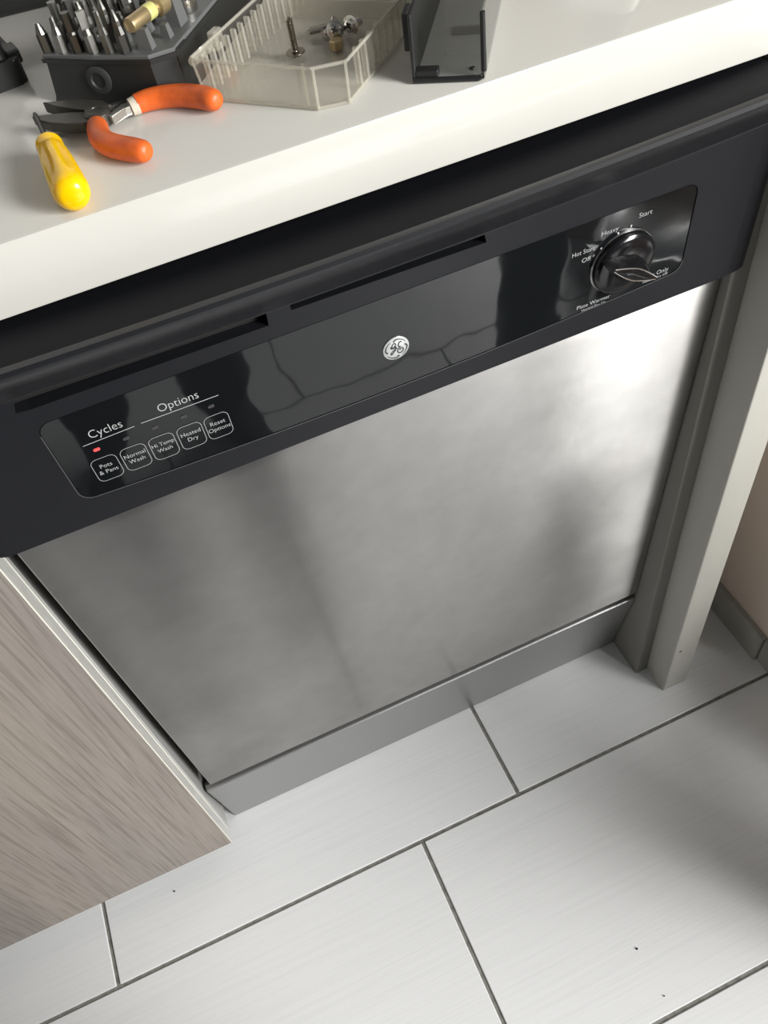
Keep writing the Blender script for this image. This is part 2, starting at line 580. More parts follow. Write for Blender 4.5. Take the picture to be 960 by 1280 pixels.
# stainless leaf with brushing direction in its UVs
b = bmesh.new()
nx, ny = 24, 20
grid = [[None] * (ny + 1) for _ in range(nx + 1)]
for i in range(nx + 1):
    for j in range(ny + 1):
        grid[i][j] = b.verts.new((-0.2955 + 0.591 * i / nx, 0.002 + 0.526 * j / ny, 0))
for i in range(nx):
    for j in range(ny):
        b.faces.new((grid[i][j], grid[i + 1][j], grid[i + 1][j + 1], grid[i][j + 1]))
r = bmesh.ops.extrude_face_region(b, geom=list(b.faces))
bmesh.ops.translate(b, verts=[g for g in r['geom'] if isinstance(g, bmesh.types.BMVert)], vec=(0, 0, -0.02))
uvl = b.loops.layers.uv.new('UVMap')
for f in b.faces:
    for lp in f.loops:
        lp[uvl].uv = (lp.vert.co.y, -lp.vert.co.x)
es = [e_ for e_ in b.edges if len(e_.link_faces) == 2 and abs(e_.link_faces[0].normal.dot(e_.link_faces[1].normal)) < 0.3]
b.normal_update()
es = [e_ for e_ in b.edges if len(e_.link_faces) == 2 and abs(e_.link_faces[0].normal.dot(e_.link_faces[1].normal)) < 0.3 and all(v_.co.z > -0.001 for v_ in e_.verts)]
bmesh.ops.bevel(b, geom=es, offset=0.0018, segments=3, profile=0.5, affect='EDGES')
door = leaf('door_panel', b, M_steel, smooth=True)
door['label'] = 'brushed stainless steel front'
leaf('door_side_trim', box(-0.297, 0.2955, -0.004, 0.66, -0.05, -0.0205), M_void)

# kick panel under the leaf, folded rim along its top
b = bmesh.new()
prof = [(-0.006, 0.1635), (0.0005, 0.1645), (0.006, 0.160), (0.0245, 0.002), (0.0205, 0.0006), (-0.0075, 0.1620)]
lo = [b.verts.new((-0.3055, y_ - 0.0, z_)) for y_, z_ in prof]
hi = [b.verts.new((0.2925, y_ - 0.0, z_)) for y_, z_ in prof]
b.faces.new(lo)
b.faces.new(hi[::-1])
for i in range(len(prof)):
    j = (i + 1) % len(prof)
    b.faces.new((lo[i], hi[i], hi[j], lo[j]))
bmesh.ops.bevel(b, geom=[e_ for e_ in b.edges], offset=0.0006, segments=1, affect='EDGES')
uvl = b.loops.layers.uv.new('UVMap')
for f in b.faces:
    for lp in f.loops:
        lp[uvl].uv = (lp.vert.co.z, -lp.vert.co.x)
kick = link('kick_panel', b, M_kick, dw, Matrix.Translation(-dwl))
kick['label'] = 'satin grey metal kick panel'

# control panel: bezel with the two vent slots cut in, handle lip above
W = 0.013


def lipv(u):                                         # the lip is slightly bowed
    return -0.0066 * (1 - min(1.0, (u / 0.30) ** 2))


VG = 0.6555                                          # groove under the lip
b = bmesh.new()
end = [(-0.3045, -0.02), (-0.3045, 0.006), (-0.302, 0.0105), (-0.297, 0.0125), (-0.290, 0.013),
       (0.272, 0.013), (0.288, 0.0126), (0.298, 0.0114), (0.3035, 0.0098), (0.3058, 0.0084), (0.2935, 0.0082), (0.2935, -0.02)]
add_prism(b, [(u_, w_) for u_, w_ in end], 0.5275, VG + 0.004, None)
for v_ in b.verts:
    v_.co = Vector((v_.co.x, v_.co.z, v_.co.y))
bezel = leaf('control_panel', b, M_bezel)


def cut(o, cutter_bm):
    """carve a recess into a mesh object, keeping only the result"""
    me = bpy.data.meshes.new('cutter')
    bmesh.ops.recalc_face_normals(cutter_bm, faces=cutter_bm.faces)
    cutter_bm.to_mesh(me)
    cutter_bm.free()
    k = bpy.data.objects.new('cutter', me)
    C.objects.link(k)
    k.matrix_world = DM
    k.parent = dw
    k.matrix_local = DM
    md = o.modifiers.new('carve', 'BOOLEAN')
    md.operation = 'DIFFERENCE'
    md.solver = 'EXACT'
    md.object = k
    bpy.context.view_layer.update()
    dg = bpy.context.evaluated_depsgraph_get()
    new = bpy.data.meshes.new_from_object(o.evaluated_get(dg))
    o.modifiers.clear()
    o.data = new
    bpy.data.objects.remove(k)


def bowed(x0, x1, y0, y1, r):
    pts_ = rrect(x0, x1, y0, y1, r, 5)
    k = 18                                           # after the lower left corner, run along the bowed bottom
    low = [(x0 + r + (x1 - x0 - 2 * r) * i / 14, y0) for i in range(1, 14)]
    pts_ = pts_[:k] + low + pts_[k:]
    return [(x_, y_ - (0.0078 * (1 - ((x_ - 0.003) / 0.236) ** 2) if y_ < y0 + r * 1.01 else 0)) for x_, y_ in pts_]


c = bmesh.new()
add_prism(c, [(-0.2335, 0.6545), (-0.2375, 0.6430), (-0.2290, 0.6418), (-0.0782, 0.6395), (-0.0777, 0.6490)], 0.002, 0.03)
add_prism(c, [(-0.0622, 0.6492), (-0.0620, 0.6447), (0.0735, 0.6422), (0.0724, 0.6485)], 0.002, 0.03)
add_prism(c, bowed(-0.2330, 0.2390, 0.5530, 0.6285, 0.009), 0.0118, 0.03)
cut(bezel, c)
for pts in ([(-0.2335, 0.6545), (-0.2375, 0.6430), (-0.0782, 0.6395), (-0.0777, 0.6490)], [(-0.0622, 0.6492), (-0.0620, 0.6447), (0.0735, 0.6422), (0.0724, 0.6485)]):
    s_ = leaf('vent_slot', add_prism(bmesh.new(), pts, 0.0022, 0.004), M_void, bezel)

# handle lip swept across, profile in (v, w)
b = bmesh.new()
lip = [(0.0000, 0.0126), (0.0060, 0.0162), (0.0140, 0.0230), (0.0215, 0.0295), (0.0275, 0.0342), (0.0318, 0.0362),
       (0.0346, 0.0366), (0.0364, 0.0346), (0.0366, 0.0300), (0.0352, 0.0180), (0.0315, 0.0000), (0.0290, -0.0400), (0.0000, -0.0200)]
N_ = 40
rings = []
us = [-0.3030 + 0.5955 * i / (N_ - 2) for i in range(N_ - 1)] + [0.2935, 0.3045]
for i, u_ in enumerate(us):
    tail = i >= N_ - 1
    taper = min(1.0, (i + 0.6) / 1.6, (N_ - i + 0.6) / 1.6)
    rings.append([b.verts.new((u_, VG + lipv(u_) + v_, max(0.0126 + (w_ - 0.0126) * (taper if w_ > 0.0126 else 1), 0.0105 if tail else -1))) for v_, w_ in lip])
for a_, c_ in zip(rings, rings[1:]):
    for i in range(len(lip)):
        j = (i + 1) % len(lip)
        f = b.faces.new((a_[i], a_[j], c_[j], c_[i]))
        f.material_index = 1 if i in (8, 9, 10) else 0
b.faces.new(rings[0][::-1])
b.faces.new(rings[-1])
M_lip = principled('black_lip_plastic', (0.0085, 0.009, 0.0115), 0.33, 0.0, 0.6)
lipo = leaf('handle_lip', b, [M_lip, M_liptop], bezel, smooth=True)
# fine seam along the groove
b = bmesh.new()
add_ribbon(b, [(u_ / 100, VG + lipv(u_ / 100) + 0.0004) for u_ in range(-30, 31)], 0.0009, W + 0.0003)
face_up(leaf('panel_seam', b, M_void, bezel))

# glossy fascia set into the bezel
fas = leaf('fascia', add_prism(bmesh.new(), bowed(-0.2322, 0.2382, 0.5538, 0.6277, 0.0085), 0.0112, 0.0126, None), M_gloss)
fas['label'] = 'glossy black printed fascia'
ZF = 0.0126
# pale hairline round the lower and left rim
b = bmesh.new()
rr = bowed(-0.2328, 0.2388, 0.5532, 0.6283, 0.009)
add_ribbon(b, rr[11:37], 0.0005, W + 0.00015)
face_up(leaf('rim_line', b, principled('rim_grey', (0.10, 0.10, 0.105), 0.3), fas))

# buttons, lamps, lettering
BU = [-0.2076, -0.1878, -0.1682, -0.1487, -0.1296]
names = [('Pots', '& Pans'), ('Normal', 'Wash'), ('Hi Temp', 'Wash'), ('Heated', 'Dry'), ('Reset', 'Options')]
for i, u_ in enumerate(BU):
    vc = 0.5738
    bt = leaf('button', add_prism(bmesh.new(), rrect(u_ - 0.0085, u_ + 0.0085, vc - 0.0107, vc + 0.0107, 0.0042), ZF - 0.0004, ZF + 0.00025), M_gloss, fas)
    b = bmesh.new()
    o_, q_ = rrect(u_ - 0.0087, u_ + 0.0087, vc - 0.0109, vc + 0.0109, 0.0044), rrect(u_ - 0.0083, u_ + 0.0083, vc - 0.0105, vc + 0.0105, 0.0040)
    vo = [b.verts.new((*p_, ZF + 0.0004)) for p_ in o_]
    vi = [b.verts.new((*p_, ZF + 0.0004)) for p_ in q_]
    for k in range(len(vo)):
        j = (k + 1) % len(vo)
        b.faces.new((vo[k], vo[j], vi[j], vi[k]))
    face_up(leaf('button_outline', b, principled('outline_grey_%d' % i, (0.33, 0.34, 0.34), 0.5), fas))
    b = bmesh.new()
    sz = 0.0052 if i != 2 else 0.0048
    text_bm(b, names[i][0], u_, vc + 0.0030, sz, ZF + 0.0004, sx=0.92)
    text_bm(b, names[i][1], u_, vc - 0.0026, sz, ZF + 0.0004, sx=0.92)
    face_up(leaf('printed_legend', b, M_print, fas))
    b = add_prism(bmesh.new(), rrect(u_ - 0.0022, u_ + 0.0022, 0.5914, 0.5938, 0.0011, 4), ZF - 0.0003, ZF + 0.0004)
    lamp = leaf('indicator_lamp', b, M_led if i == 0 else M_ledoff, fas)
    if i == 0:
        lamp['label'] = 'glowing red indicator lamp'
b = bmesh.new()
text_bm(b, 'Cycles', -0.1968, 0.6062, 0.0098, ZF + 0.0003, sx=0.86)
face_up(leaf('printed_legend', b, M_print, fas))
b = bmesh.new()
add_ribbon(b, [(-0.2140, 0.5994), (-0.1796, 0.6001)], 0.00045, ZF + 0.0003)
face_up(leaf('printed_rule', b, M_print, fas))
b = bmesh.new()
add_ribbon(b, [(-0.1751, 0.6005), (-0.1225, 0.5998)], 0.00045, ZF + 0.0003)
face_up(leaf('printed_rule', b, M_print, fas))
b = bmesh.new()
text_bm(b, 'Options', -0.1482, 0.6066, 0.0098, ZF + 0.0003, sx=0.86)
face_up(leaf('printed_legend', b, M_print, fas))

# round badge with script monogram
BX, BY, BR = 0.0030, 0.5826, 0.0098
bad = leaf('badge', add_lathe(bmesh.new(), [(0, ZF), (BR, ZF), (BR, ZF + 0.0006), (BR * 0.93, ZF + 0.001), (0, ZF + 0.001)], 40, Matrix.Translation((BX, BY, 0))), M_badge, fas, smooth=True)
bad['label'] = 'round silver badge with script monogram'
b = bmesh.new()
zi = ZF + 0.00115
mmp = lambda L: [(x_ / 1000, y_ / 1000) for x_, y_ in L]
thick = lambda k: (lambda t: k * (0.55 + 0.75 * math.sin(PI * t)))
add_ribbon(b, spline(mmp([(-1.06, 585.64), (-0.59, 583.8), (0.99, 584.15), (2.74, 586.04), (2.45, 587.53), (1.37, 587.76), (0.1, 586.19), (0.09, 584.02), (1.39, 583.69), (2.79, 584.39), (2.57, 582.32), (1.03, 580.3), (-0.94, 578.48), (-1.25, 579.73), (0.24, 581.22), (2.63, 582.84), (3.95, 582.76)])), 0.00085, zi)
add_ribbon(b, spline(mmp([(7.48, 587.08), (6.21, 587.67), (4.95, 586.1), (4.95, 583.93), (6.65, 583.14)])), 0.0009, zi)
add_ribbon(b, spline(mmp([(5.9, 583.4), (3.74, 580.67), (4.41, 578.44), (6.6, 577.96), (8.11, 579.73), (7.4, 581.7), (5.81, 581.35), (5.68, 580.04)])), 0.0009, zi)
for k in range(4):                                   # the four swashes round the rim
    a0 = math.radians(28 + 90 * k)
    arc = [(BX + (0.0081 - 0.0013 * max(0, (t - 0.8) / 0.2)) * math.cos(a0 + t * 1.33), BY + (0.0081 - 0.0013 * max(0, (t - 0.8) / 0.2)) * math.sin(a0 + t * 1.33)) for t in [i / 14 for i in range(15)]]
    add_ribbon(b, arc, lambda t: 0.00035 + 0.0009 * t, zi)
face_up(leaf('monogram', b, M_badgeink, fas))

# dial
KX, KY = 0.1830, 0.5835
kn = leaf('dial_knob', add_lathe(bmesh.new(), [(0, ZF), (0.0252, ZF), (0.0252, ZF + 0.0035), (0.0243, ZF + 0.0052), (0.021, ZF + 0.0068), (0.015, ZF + 0.0078), (0.008, ZF + 0.0082), (0, ZF + 0.0083)], 48, Matrix.Translation((KX, KY, 0))), M_knob, smooth=True)
kn['label'] = 'glossy black selector dial with raised grip'
b = bmesh.new()
add_lathe(b, [(0.0249, ZF + 0.0001), (0.0263, ZF + 0.0001), (0.0263, ZF + 0.0006), (0.0256, ZF + 0.0014), (0.0249, ZF + 0.0014)], 56, Matrix.Translation((KX, KY, 0)))
leaf('chrome_ring', b, principled('dark_chrome', (0.4, 0.4, 0.4), 0.22, 1.0), kn, smooth=True)
ga = math.radians(-30)
G_ = Matrix.Translation((KX, KY, 0)) @ Matrix.Rotation(ga, 4, 'Z')


def lens(h, w_, k=14, p_=1.5):
    up = [(-h + 2 * h * i / k, w_ * (1 - abs(-1 + 2 * i / k) ** p_)) for i in range(k + 1)]
    return up + [(x_, -y_) for x_, y_ in up[-2:0:-1]]


def loft(sections, mat):
    b_ = bmesh.new()
    rs = [[b_.verts.new(mat @ Vector((x_, y_, z_))) for x_, y_ in pts] for pts, z_ in sections]
    for a_, c_ in zip(rs, rs[1:]):
        for i in range(len(a_)):
            j = (i + 1) % len(a_)
            b_.faces.new((a_[i], a_[j], c_[j], c_[i]))
    b_.faces.new(rs[0][::-1])
    b_.faces.new(rs[-1])
    return b_


leaf('grip', loft([(lens(0.0250, 0.0140), ZF + 0.0045), (lens(0.0246, 0.0100), ZF + 0.0085), (lens(0.0240, 0.0066), ZF + 0.0135), (lens(0.0234, 0.0048), ZF + 0.0175), (lens(0.0226, 0.0036), ZF + 0.0188), (lens(0.0200, 0.0018), ZF + 0.0192)], G_), M_knob, kn, smooth=True)
b = bmesh.new()
for sgn in (1, -1):
    pth = [(x_, sgn * (0.0046 * (1 - abs(x_ / 0.0236) ** 1.5) + 0.0002), ZF + 0.0180, 0.00045) for x_ in [-0.0215 + 0.0430 * i / 16 for i in range(17)]]
    add_tube(b, [(*(G_ @ Vector(p_[:3])), p_[3]) for p_ in pth], 8)
leaf('chrome_trim', b, M_chrome, kn, smooth=True)
zt_ = ZF + 0.0003
for args in (('Start', 0.1972, 0.6178, 0.0056), ('Heavy', 0.1692, 0.6140, 0.0056), ('Hot Start', 0.1490, 0.6047, 0.0054, 0.88), ('Off', 0.1520, 0.5970, 0.0056),
             ('Rinse Only', 0.2150, 0.5590, 0.0054), ('Heated Dry Off', 0.2160, 0.5548, 0.0034), ('Plate Warmer', 0.1625, 0.5542, 0.0050), ('Heated Dry On', 0.1632, 0.5501, 0.0033)):
    b = bmesh.new()
    text_bm(b, args[0], args[1], args[2], args[3], zt_, sx=args[4] if len(args) > 4 else 1.0)
    face_up(leaf('printed_legend', b, M_print, fas))
for u_, v_ in ((0.1865, 0.6118), (0.1764, 0.6098), (0.1639, 0.6018), (0.2085, 0.5622), (0.1880, 0.5562)):
    d_ = (Vector((u_ - KX, v_ - KY, 0))).normalized()
    b = bmesh.new()
    add_ribbon(b, [(u_ - d_.x * 0.0009, v_ - d_.y * 0.0009), (u_ + d_.x * 0.0009, v_ + d_.y * 0.0009)], 0.0013, zt_)
    face_up(leaf('dial_mark', b, M_print, fas))
b = bmesh.new()
add_lathe(b, [(0, zt_), (0.0011, zt_)], 12, Matrix.Translation((0.1579, 0.5982, 0)))
face_up(leaf('off_mark', b, principled('mark_grey', (0.2, 0.2, 0.2), 0.5), fas))

# ------------------------------------------------------------------ filler and end panel on the right
fl = tag(link('filler_strip', box(0.2945, 0.3130, -0.0378, 0.45, 0.0, ZU - 0.001, 0.0012, 2), M_filler, smooth=True),
         'dark taupe filler strip between the dishwasher and the off-white end panel', 'filler strip')
ep = tag(link('end_panel', box(0.3135, 0.3511, -0.0782, 0.50, 0.0, ZU - 0.001, 0.0016, 3), M_post, smooth=True),
         'tall off-white end panel standing right of the dishwasher', 'panel')
b = bmesh.new()
add_prism(b, [(-0.0032, -0.0006), (-0.0008, -0.0016), (0.003, 0.0006), (0.0012, 0.0017), (-0.0015, 0.0012)], 0, 0.0003)
bmesh.ops.transform(b, matrix=Matrix.Translation((0.3228, -0.0783, 0.1085)) @ Matrix.Rotation(PI / 2, 4, 'X') @ Matrix.Rotation(0.9, 4, 'Z'), verts=b.verts)
link('paint_chip', b, M_chip, ep)

# ------------------------------------------------------------------ things on the worktop


def dirv(a):
    return Vector((math.cos(a), math.sin(a), 0))


# yellow screwdriver
A_ = Vector((-0.1578, -0.0245, 0))
B_ = Vector((-0.1612, 0.0450, 0))
axis = (B_ - A_).normalized()
sdl = Vector((-0.1595, 0.0100, ZC))
sd = thing('screwdriver', 'small screwdriver with yellow amber handle lying beside the orange pliers', 'screwdriver', sdl, math.atan2(axis.y, axis.x))
RX = Matrix.Rotation(PI / 2, 4, 'Y')                 # lathe axis onto local +x
HL = 0.0345
b = bmesh.new()
prof = [(0.0, -HL), (0.0055, -HL + 0.0004), (0.0083, -HL + 0.0022), (0.0098, -HL + 0.006), (0.0102, -HL + 0.011), (0.0100, -0.010), (0.0093, 0.006), (0.0086, 0.018), (0.0078, 0.0235), (0.0071, 0.0262), (0.0078, 0.029), (0.0078, 0.0325), (0.0060, 0.0345), (0, 0.0346)]
n_ = 36
add_lathe(b, prof, n_, Matrix.Translation((0, 0, 0.0098)) @ RX)
for v_ in b.verts:                                   # six flats scooped into the handle
    x_ = v_.co.x
    if -0.0195 < x_ < 0.022:
        y_, z_ = v_.co.y, v_.co.z - 0.0098
        a_ = math.atan2(z_, y_)
        k = max(0, math.cos(6 * a_)) ** 0.8
        f_ = 1 - 0.17 * k
        v_.co.y, v_.co.z = y_ * f_, 0.0098 + z_ * f_
link('handle', b, M_yellow, sd, smooth=True)
link('shaft', add_lathe(bmesh.new(), [(0, 0.034), (0.0016, 0.034), (0.0016, 0.076), (0.0011, 0.0795), (0.0, 0.0815)], 12, Matrix.Translation((0, 0, 0.0098)) @ RX), M_bitdark, sd, smooth=True)

# orange-handled pliers
pll = Vector((-0.132, 0.062, ZC))
pl = thing('diagonal_pliers', 'open diagonal cutting pliers with orange grips and dark jaws', 'pliers', pll)


def rel(pts):
    return [(p_[0] - pll.x, p_[1] - pll.y) + tuple(p_[2:]) for p_ in pts]


def plate(name, pts, z0, z1, mat, parent=pl, bev=0.0008):
    b_ = bmesh.new()
    add_prism(b_, rel(pts), z0, z1, None, bev, 2)
    return link(name, b_, mat, parent)


# jaws taper to their tips; each belongs to the opposite handle
plate('jaw', [(-0.1655, 0.0880), (-0.1625, 0.0800), (-0.1570, 0.0720), (-0.1480, 0.0640), (-0.1385, 0.0575), (-0.1310, 0.0570), (-0.1275, 0.0635), (-0.1325, 0.0700), (-0.1440, 0.0770), (-0.1560, 0.0830)], 0.0035, 0.0098, M_blade)
plate('jaw', [(-0.1565, 0.1010), (-0.1500, 0.0900), (-0.1410, 0.0790), (-0.1330, 0.0705), (-0.1265, 0.0640), (-0.1190, 0.0690), (-0.1230, 0.0790), (-0.1330, 0.0870), (-0.1440, 0.0940)], 0.0035, 0.0105, M_blade)
b = bmesh.new()
add_lathe(b, [(0, 0.0030), (0.0080, 0.0030), (0.0082, 0.0105), (0.0070, 0.0116), (0.0035, 0.0118), (0.0032, 0.0112), (0, 0.0112)], 24, Matrix.Translation((-0.1285 - pll.x, 0.0655 - pll.y, 0)))
link('pivot', b, M_blade, pl, smooth=True)
plate('tang', [(-0.1235, 0.0600), (-0.1215, 0.0565), (-0.1120, 0.0628), (-0.1030, 0.0640), (-0.1020, 0.0690), (-0.1130, 0.0690)], 0.0035, 0.0090, M_bright)
plate('tang', [(-0.1250, 0.0700), (-0.1160, 0.0715), (-0.1050, 0.0715), (-0.1050, 0.0740), (-0.1180, 0.0760)], 0.0030, 0.0085, M_blade)
b = bmesh.new()
add_tube(b, rel(spline([(-0.1085, 0.0668, 0.0062, 0.0056), (-0.1040, 0.0672, 0.0064, 0.0062)], 3)), 14, 0.9)
link('collar', b, M_cream, pl, smooth=True)
gp = spline([(-0.1045, 0.0673, 0.0068, 0.0060), (-0.0960, 0.0676, 0.0069, 0.0066), (-0.0860, 0.0646, 0.0070, 0.0068), (-0.0760, 0.0576, 0.0072, 0.0070), (-0.0680, 0.0490, 0.0073, 0.0071), (-0.0630, 0.0415, 0.0073, 0.0068), (-0.0612, 0.0385, 0.0073, 0.0058), (-0.0602, 0.0367, 0.0073, 0.0035), (-0.0599, 0.0361, 0.0073, 0.0004)], 5)
link('grip', add_tube(bmesh.new(), rel(gp), 18, 0.95), M_orange, pl, smooth=True)
b = bmesh.new()
add_tube(b, rel(spline([(-0.1300, 0.0600, 0.0060, 0.0050), (-0.1316, 0.0550, 0.0062, 0.0058)], 3)), 14, 0.9)
link('collar', b, M_cream, pl, smooth=True)
gp = spline([(-0.1312, 0.0560, 0.0066, 0.0060), (-0.1322, 0.0470, 0.0068, 0.0066), (-0.1322, 0.0370, 0.0070, 0.0070), (-0.1292, 0.0270, 0.0071, 0.0071), (-0.1230, 0.0175, 0.0072, 0.0071), (-0.1160, 0.0092, 0.0072, 0.0069), (-0.1128, 0.0055, 0.0072, 0.0060), (-0.1114, 0.0037, 0.0072, 0.0038), (-0.1109, 0.0031, 0.0072, 0.0004)], 5)
link('grip', add_tube(bmesh.new(), rel(gp), 18, 0.95), M_orange, pl, smooth=True)

# black bit case: local x along its front, local y away from the camera
HA = math.radians(-40)
hl = Vector((-0.1500, 0.1215, ZC))
hd = thing('bit_case', 'black plastic bit case with dark grey insert full of steel driver bits', 'tool case', hl, HA)
HH = 0.0265
hull = [(0.004, 0.003), (0.040, 0.0015), (0.078, 0.0030), (0.0905, 0.0140), (0.0835, 0.150), (0.0, 0.150), (0.0, 0.012)]


def grow(pts, d):
    cx = sum(p_[0] for p_ in pts) / len(pts)
    cy = sum(p_[1] for p_ in pts) / len(pts)
    return [(x_ + math.copysign(d, x_ - cx), y_ + math.copysign(d, y_ - cy)) for x_, y_ in pts]


b = loft([(grow(hull, -0.003), 0.0), (grow(hull, -0.0018), 0.004), (grow(hull, 0.0), HH - 0.003), (grow(hull, 0.0016), HH - 0.0025), (grow(hull, 0.0016), HH)], Matrix.Identity(4))
link('case_base', b, M_case, hd)
rg = bmesh.new()
TT = Matrix.Translation((0.0395, 0.0022, 0.0145)) @ Matrix.Rotation(PI / 2, 4, 'X')
add_lathe(rg, [(0.0042, -0.001), (0.0085, -0.001), (0.0085, 0.0022), (0.0070, 0.0030), (0.0050, 0.0030), (0.0042, 0.0020)], 28, TT)
link('moulded_ring', rg, principled('scuffed_black_plastic', (0.035, 0.037, 0.037), 0.5), hd, smooth=True)
ins = link('bit_insert', add_prism(bmesh.new(), grow(hull, -0.0004), HH - 0.001, HH + 0.0022, None, 0.0007, 2), M_insert, hd)
ins['label'] = 'dark grey insert'
link('hinge', box(0.0895, 0.0925, 0.014, 0.028, 0.004, HH + 0.001, 0.001, 1), M_case, hd)
for i, (x_, y_, w_, d_, h_) in enumerate([(0.0690, 0.0090, 0.0095, 0.0060, 0.0135), (0.0770, 0.0240, 0.0065, 0.0060, 0.0100), (0.0740, 0.0400, 0.0090, 0.0110, 0.0200), (0.0590, 0.0300, 0.0070, 0.0080, 0.0110)]):
    b = loft([([(x_, y_), (x_ + w_, y_), (x_ + w_, y_ + d_), (x_, y_ + d_)], HH + 0.001), ([(x_ + 0.001, y_ + 0.001), (x_ + w_ - 0.0015, y_ + 0.001), (x_ + w_ - 0.0015, y_ + d_ - 0.001), (x_ + 0.001, y_ + d_ - 0.001)], HH + h_)], Matrix.Identity(4))
    link('holder_post', b, M_insert, hd)
HM = Matrix.Translation(hl) @ Matrix.Rotation(HA, 4, 'Z')


def bit_mesh(kind, hgt):
    """hex shank, waist, working tip; z = 0 sits in the insert"""
    b_ = bmesh.new()
    hx = [(0.0036 * math.cos(PI / 3 * k), 0.0036 * math.sin(PI / 3 * k)) for k in range(6)]
    add_prism(b_, hx, 0.0, 0.0105, None)
    if kind == 'star':
        add_lathe(b_, [(0.0034, 0.0105), (0.0022, 0.0145), (0.0019, hgt - 0.002), (0.0016, hgt)], 10)
    elif kind == 'flat':
        add_lathe(b_, [(0.0034, 0.0105), (0.0026, 0.0140)], 10)
        add_prism(b_, [(-0.0027, -0.0012), (0.0027, -0.0012), (0.0027, 0.0012), (-0.0027, 0.0012)], 0.0135, hgt)
    elif kind == 'hex':
        add_lathe(b_, [(0.0034, 0.0105), (0.0031, 0.0120)], 10)
        add_prism(b_, [(0.0029 * math.cos(PI / 3 * k), 0.0029 * math.sin(PI / 3 * k)) for k in range(6)], 0.0118, hgt)
    else:
        add_lathe(b_, [(0.0034, 0.0105), (0.0025, 0.0150), (0.0024, hgt - 0.006), (0.0006, hgt)], 8)
        for k in range(2):
            bx = bmesh.ops.create_cube(b_, size=1.0)['verts']
            for v_ in bx:
                tz = v_.co.z + 0.5
                v_.co = Matrix.Rotation(k * PI / 2, 3, 'Z') @ Vector((v_.co.x * 0.0050 * (1 - 0.75 * tz), v_.co.y * 0.0011, hgt - 0.0075 + 0.0072 * tz))
    return b_


kinds = [('star', 0.0165), ('star', 0.0200), ('hex', 0.0225), ('flat', 0.0235), ('star', 0.0230), ('cross', 0.0240)]
protos = {}
rown = ['front', 'second', 'third', 'fourth', 'fifth']
coln = ['leftmost', 'second from left', 'third from left', 'fourth from left', 'fifth from left', 'sixth from left']
words = {'star': 'slim round-tipped', 'cross': 'cross-tipped', 'hex': 'thick hexagonal', 'flat': 'flat-bladed'}
for ri in range(4):
    for ci in range(6 if ri < 2 else 5):
        x_ = 0.0060 + 0.0112 * ci + (0.004 if ri % 2 else 0)
        y_ = 0.0065 + 0.0150 * ri
        if ri < 4 and x_ > 0.062 and ri < 3:
            continue
        kind, hgt = kinds[(ci + 2 * ri + (ri > 1)) % 6] if ri else kinds[ci]
        key = (kind, hgt, (ri + ci) % 3 == 2)
        if key in protos:
            o = protos[key].copy()
            C.objects.link(o)
        else:
            o = link('driver_bit', bit_mesh(kind, hgt), M_bitdark if key[2] else M_bit)
            protos[key] = o
        o.location = HM @ Vector((x_, y_, HH + 0.0023))
        o.rotation_euler = (random.uniform(-0.03, 0.03), random.uniform(-0.03, 0.03), random.uniform(0, 1.0))
        tag(o, '%s driver bit, %s in the %s row of the bit case' % (words[kind], coln[ci], rown[ri]), 'driver bit', 'driver bits in the bit case')
# horizontal magnetic holder with a yellow band, lying across the posts
mhl = HM @ Vector((0.0710, 0.0210, HH + 0.0165))
mh = thing('bit_holder', 'brass-coloured bit holder with yellow band lying across the bit case insert', 'bit holder', mhl, HA + math.radians(80))
link('sleeve', add_lathe(bmesh.new(), [(0.0022, -0.013), (0.0040, -0.013), (0.0043, -0.012), (0.0043, 0.024), (0.0036, 0.025), (0, 0.025)], 16, RX), M_brass, mh, smooth=True)
link('band', add_lathe(bmesh.new(), [(0.0044, 0.003), (0.0047, 0.0035), (0.0047, 0.0095), (0.0044, 0.010)], 16, RX), M_ylabel, mh, smooth=True)
link('collar', add_lathe(bmesh.new(), [(0.0044, 0.012), (0.0062, 0.013), (0.0062, 0.022), (0.0044, 0.023)], 16, RX), M_brass, mh, smooth=True)
# a socket standing at the back right of the case
so = tag(link('socket', add_lathe(bmesh.new(), [(0.0050, 0.0), (0.0085, 0.0), (0.0090, 0.001), (0.0090, 0.008), (0.0078, 0.0095), (0.0078, 0.018), (0.0060, 0.019), (0.0050, 0.018), (0.0050, 0.004)], 24), M_screw, smooth=True),
         'shiny steel socket standing in the far right of the bit case', 'socket')
so.location = HM @ Vector((0.0740, 0.0640, HH + 0.0022))
# loose steel balls lying between the bits
for k, (x_, y_, w_) in enumerate([(0.0285, 0.0190, 'left'), (0.0400, 0.0170, 'right')]):
    nb = tag(link('hex_nut', add_lathe(bmesh.new(), [(0.0024, 0), (0.0048, 0), (0.0052, 0.001), (0.0048, 0.0042), (0.0024, 0.0042), (0.0024, 0)], 12, Matrix.Rotation(0.8, 4, 'X')), M_screw, smooth=True),
             'small bright steel nut lying between the bits, the %s one of two' % w_, 'nut', 'loose nuts between the bits')
    nb.location = HM @ Vector((x_, y_, HH + 0.0062))

# clear ribbed tray holding screws: local x along its front, local y away
TA = math.radians(-46)
tl = Vector((-0.0645, 0.0590, ZC))
tr_ = thing('clear_tray', 'clear ribbed plastic tray holding loose screws beside the bit case', 'tray', tl, TA)
TLN, TD, TH_ = 0.0960, 0.150, 0.0255
foot = [(0.002, 0.0), (0.0790, 0.0), (0.0945, 0.0105), (0.0945, 0.098), (0.088, 0.104), (0.088, TD), (0.0, TD), (0.0, 0.002)]


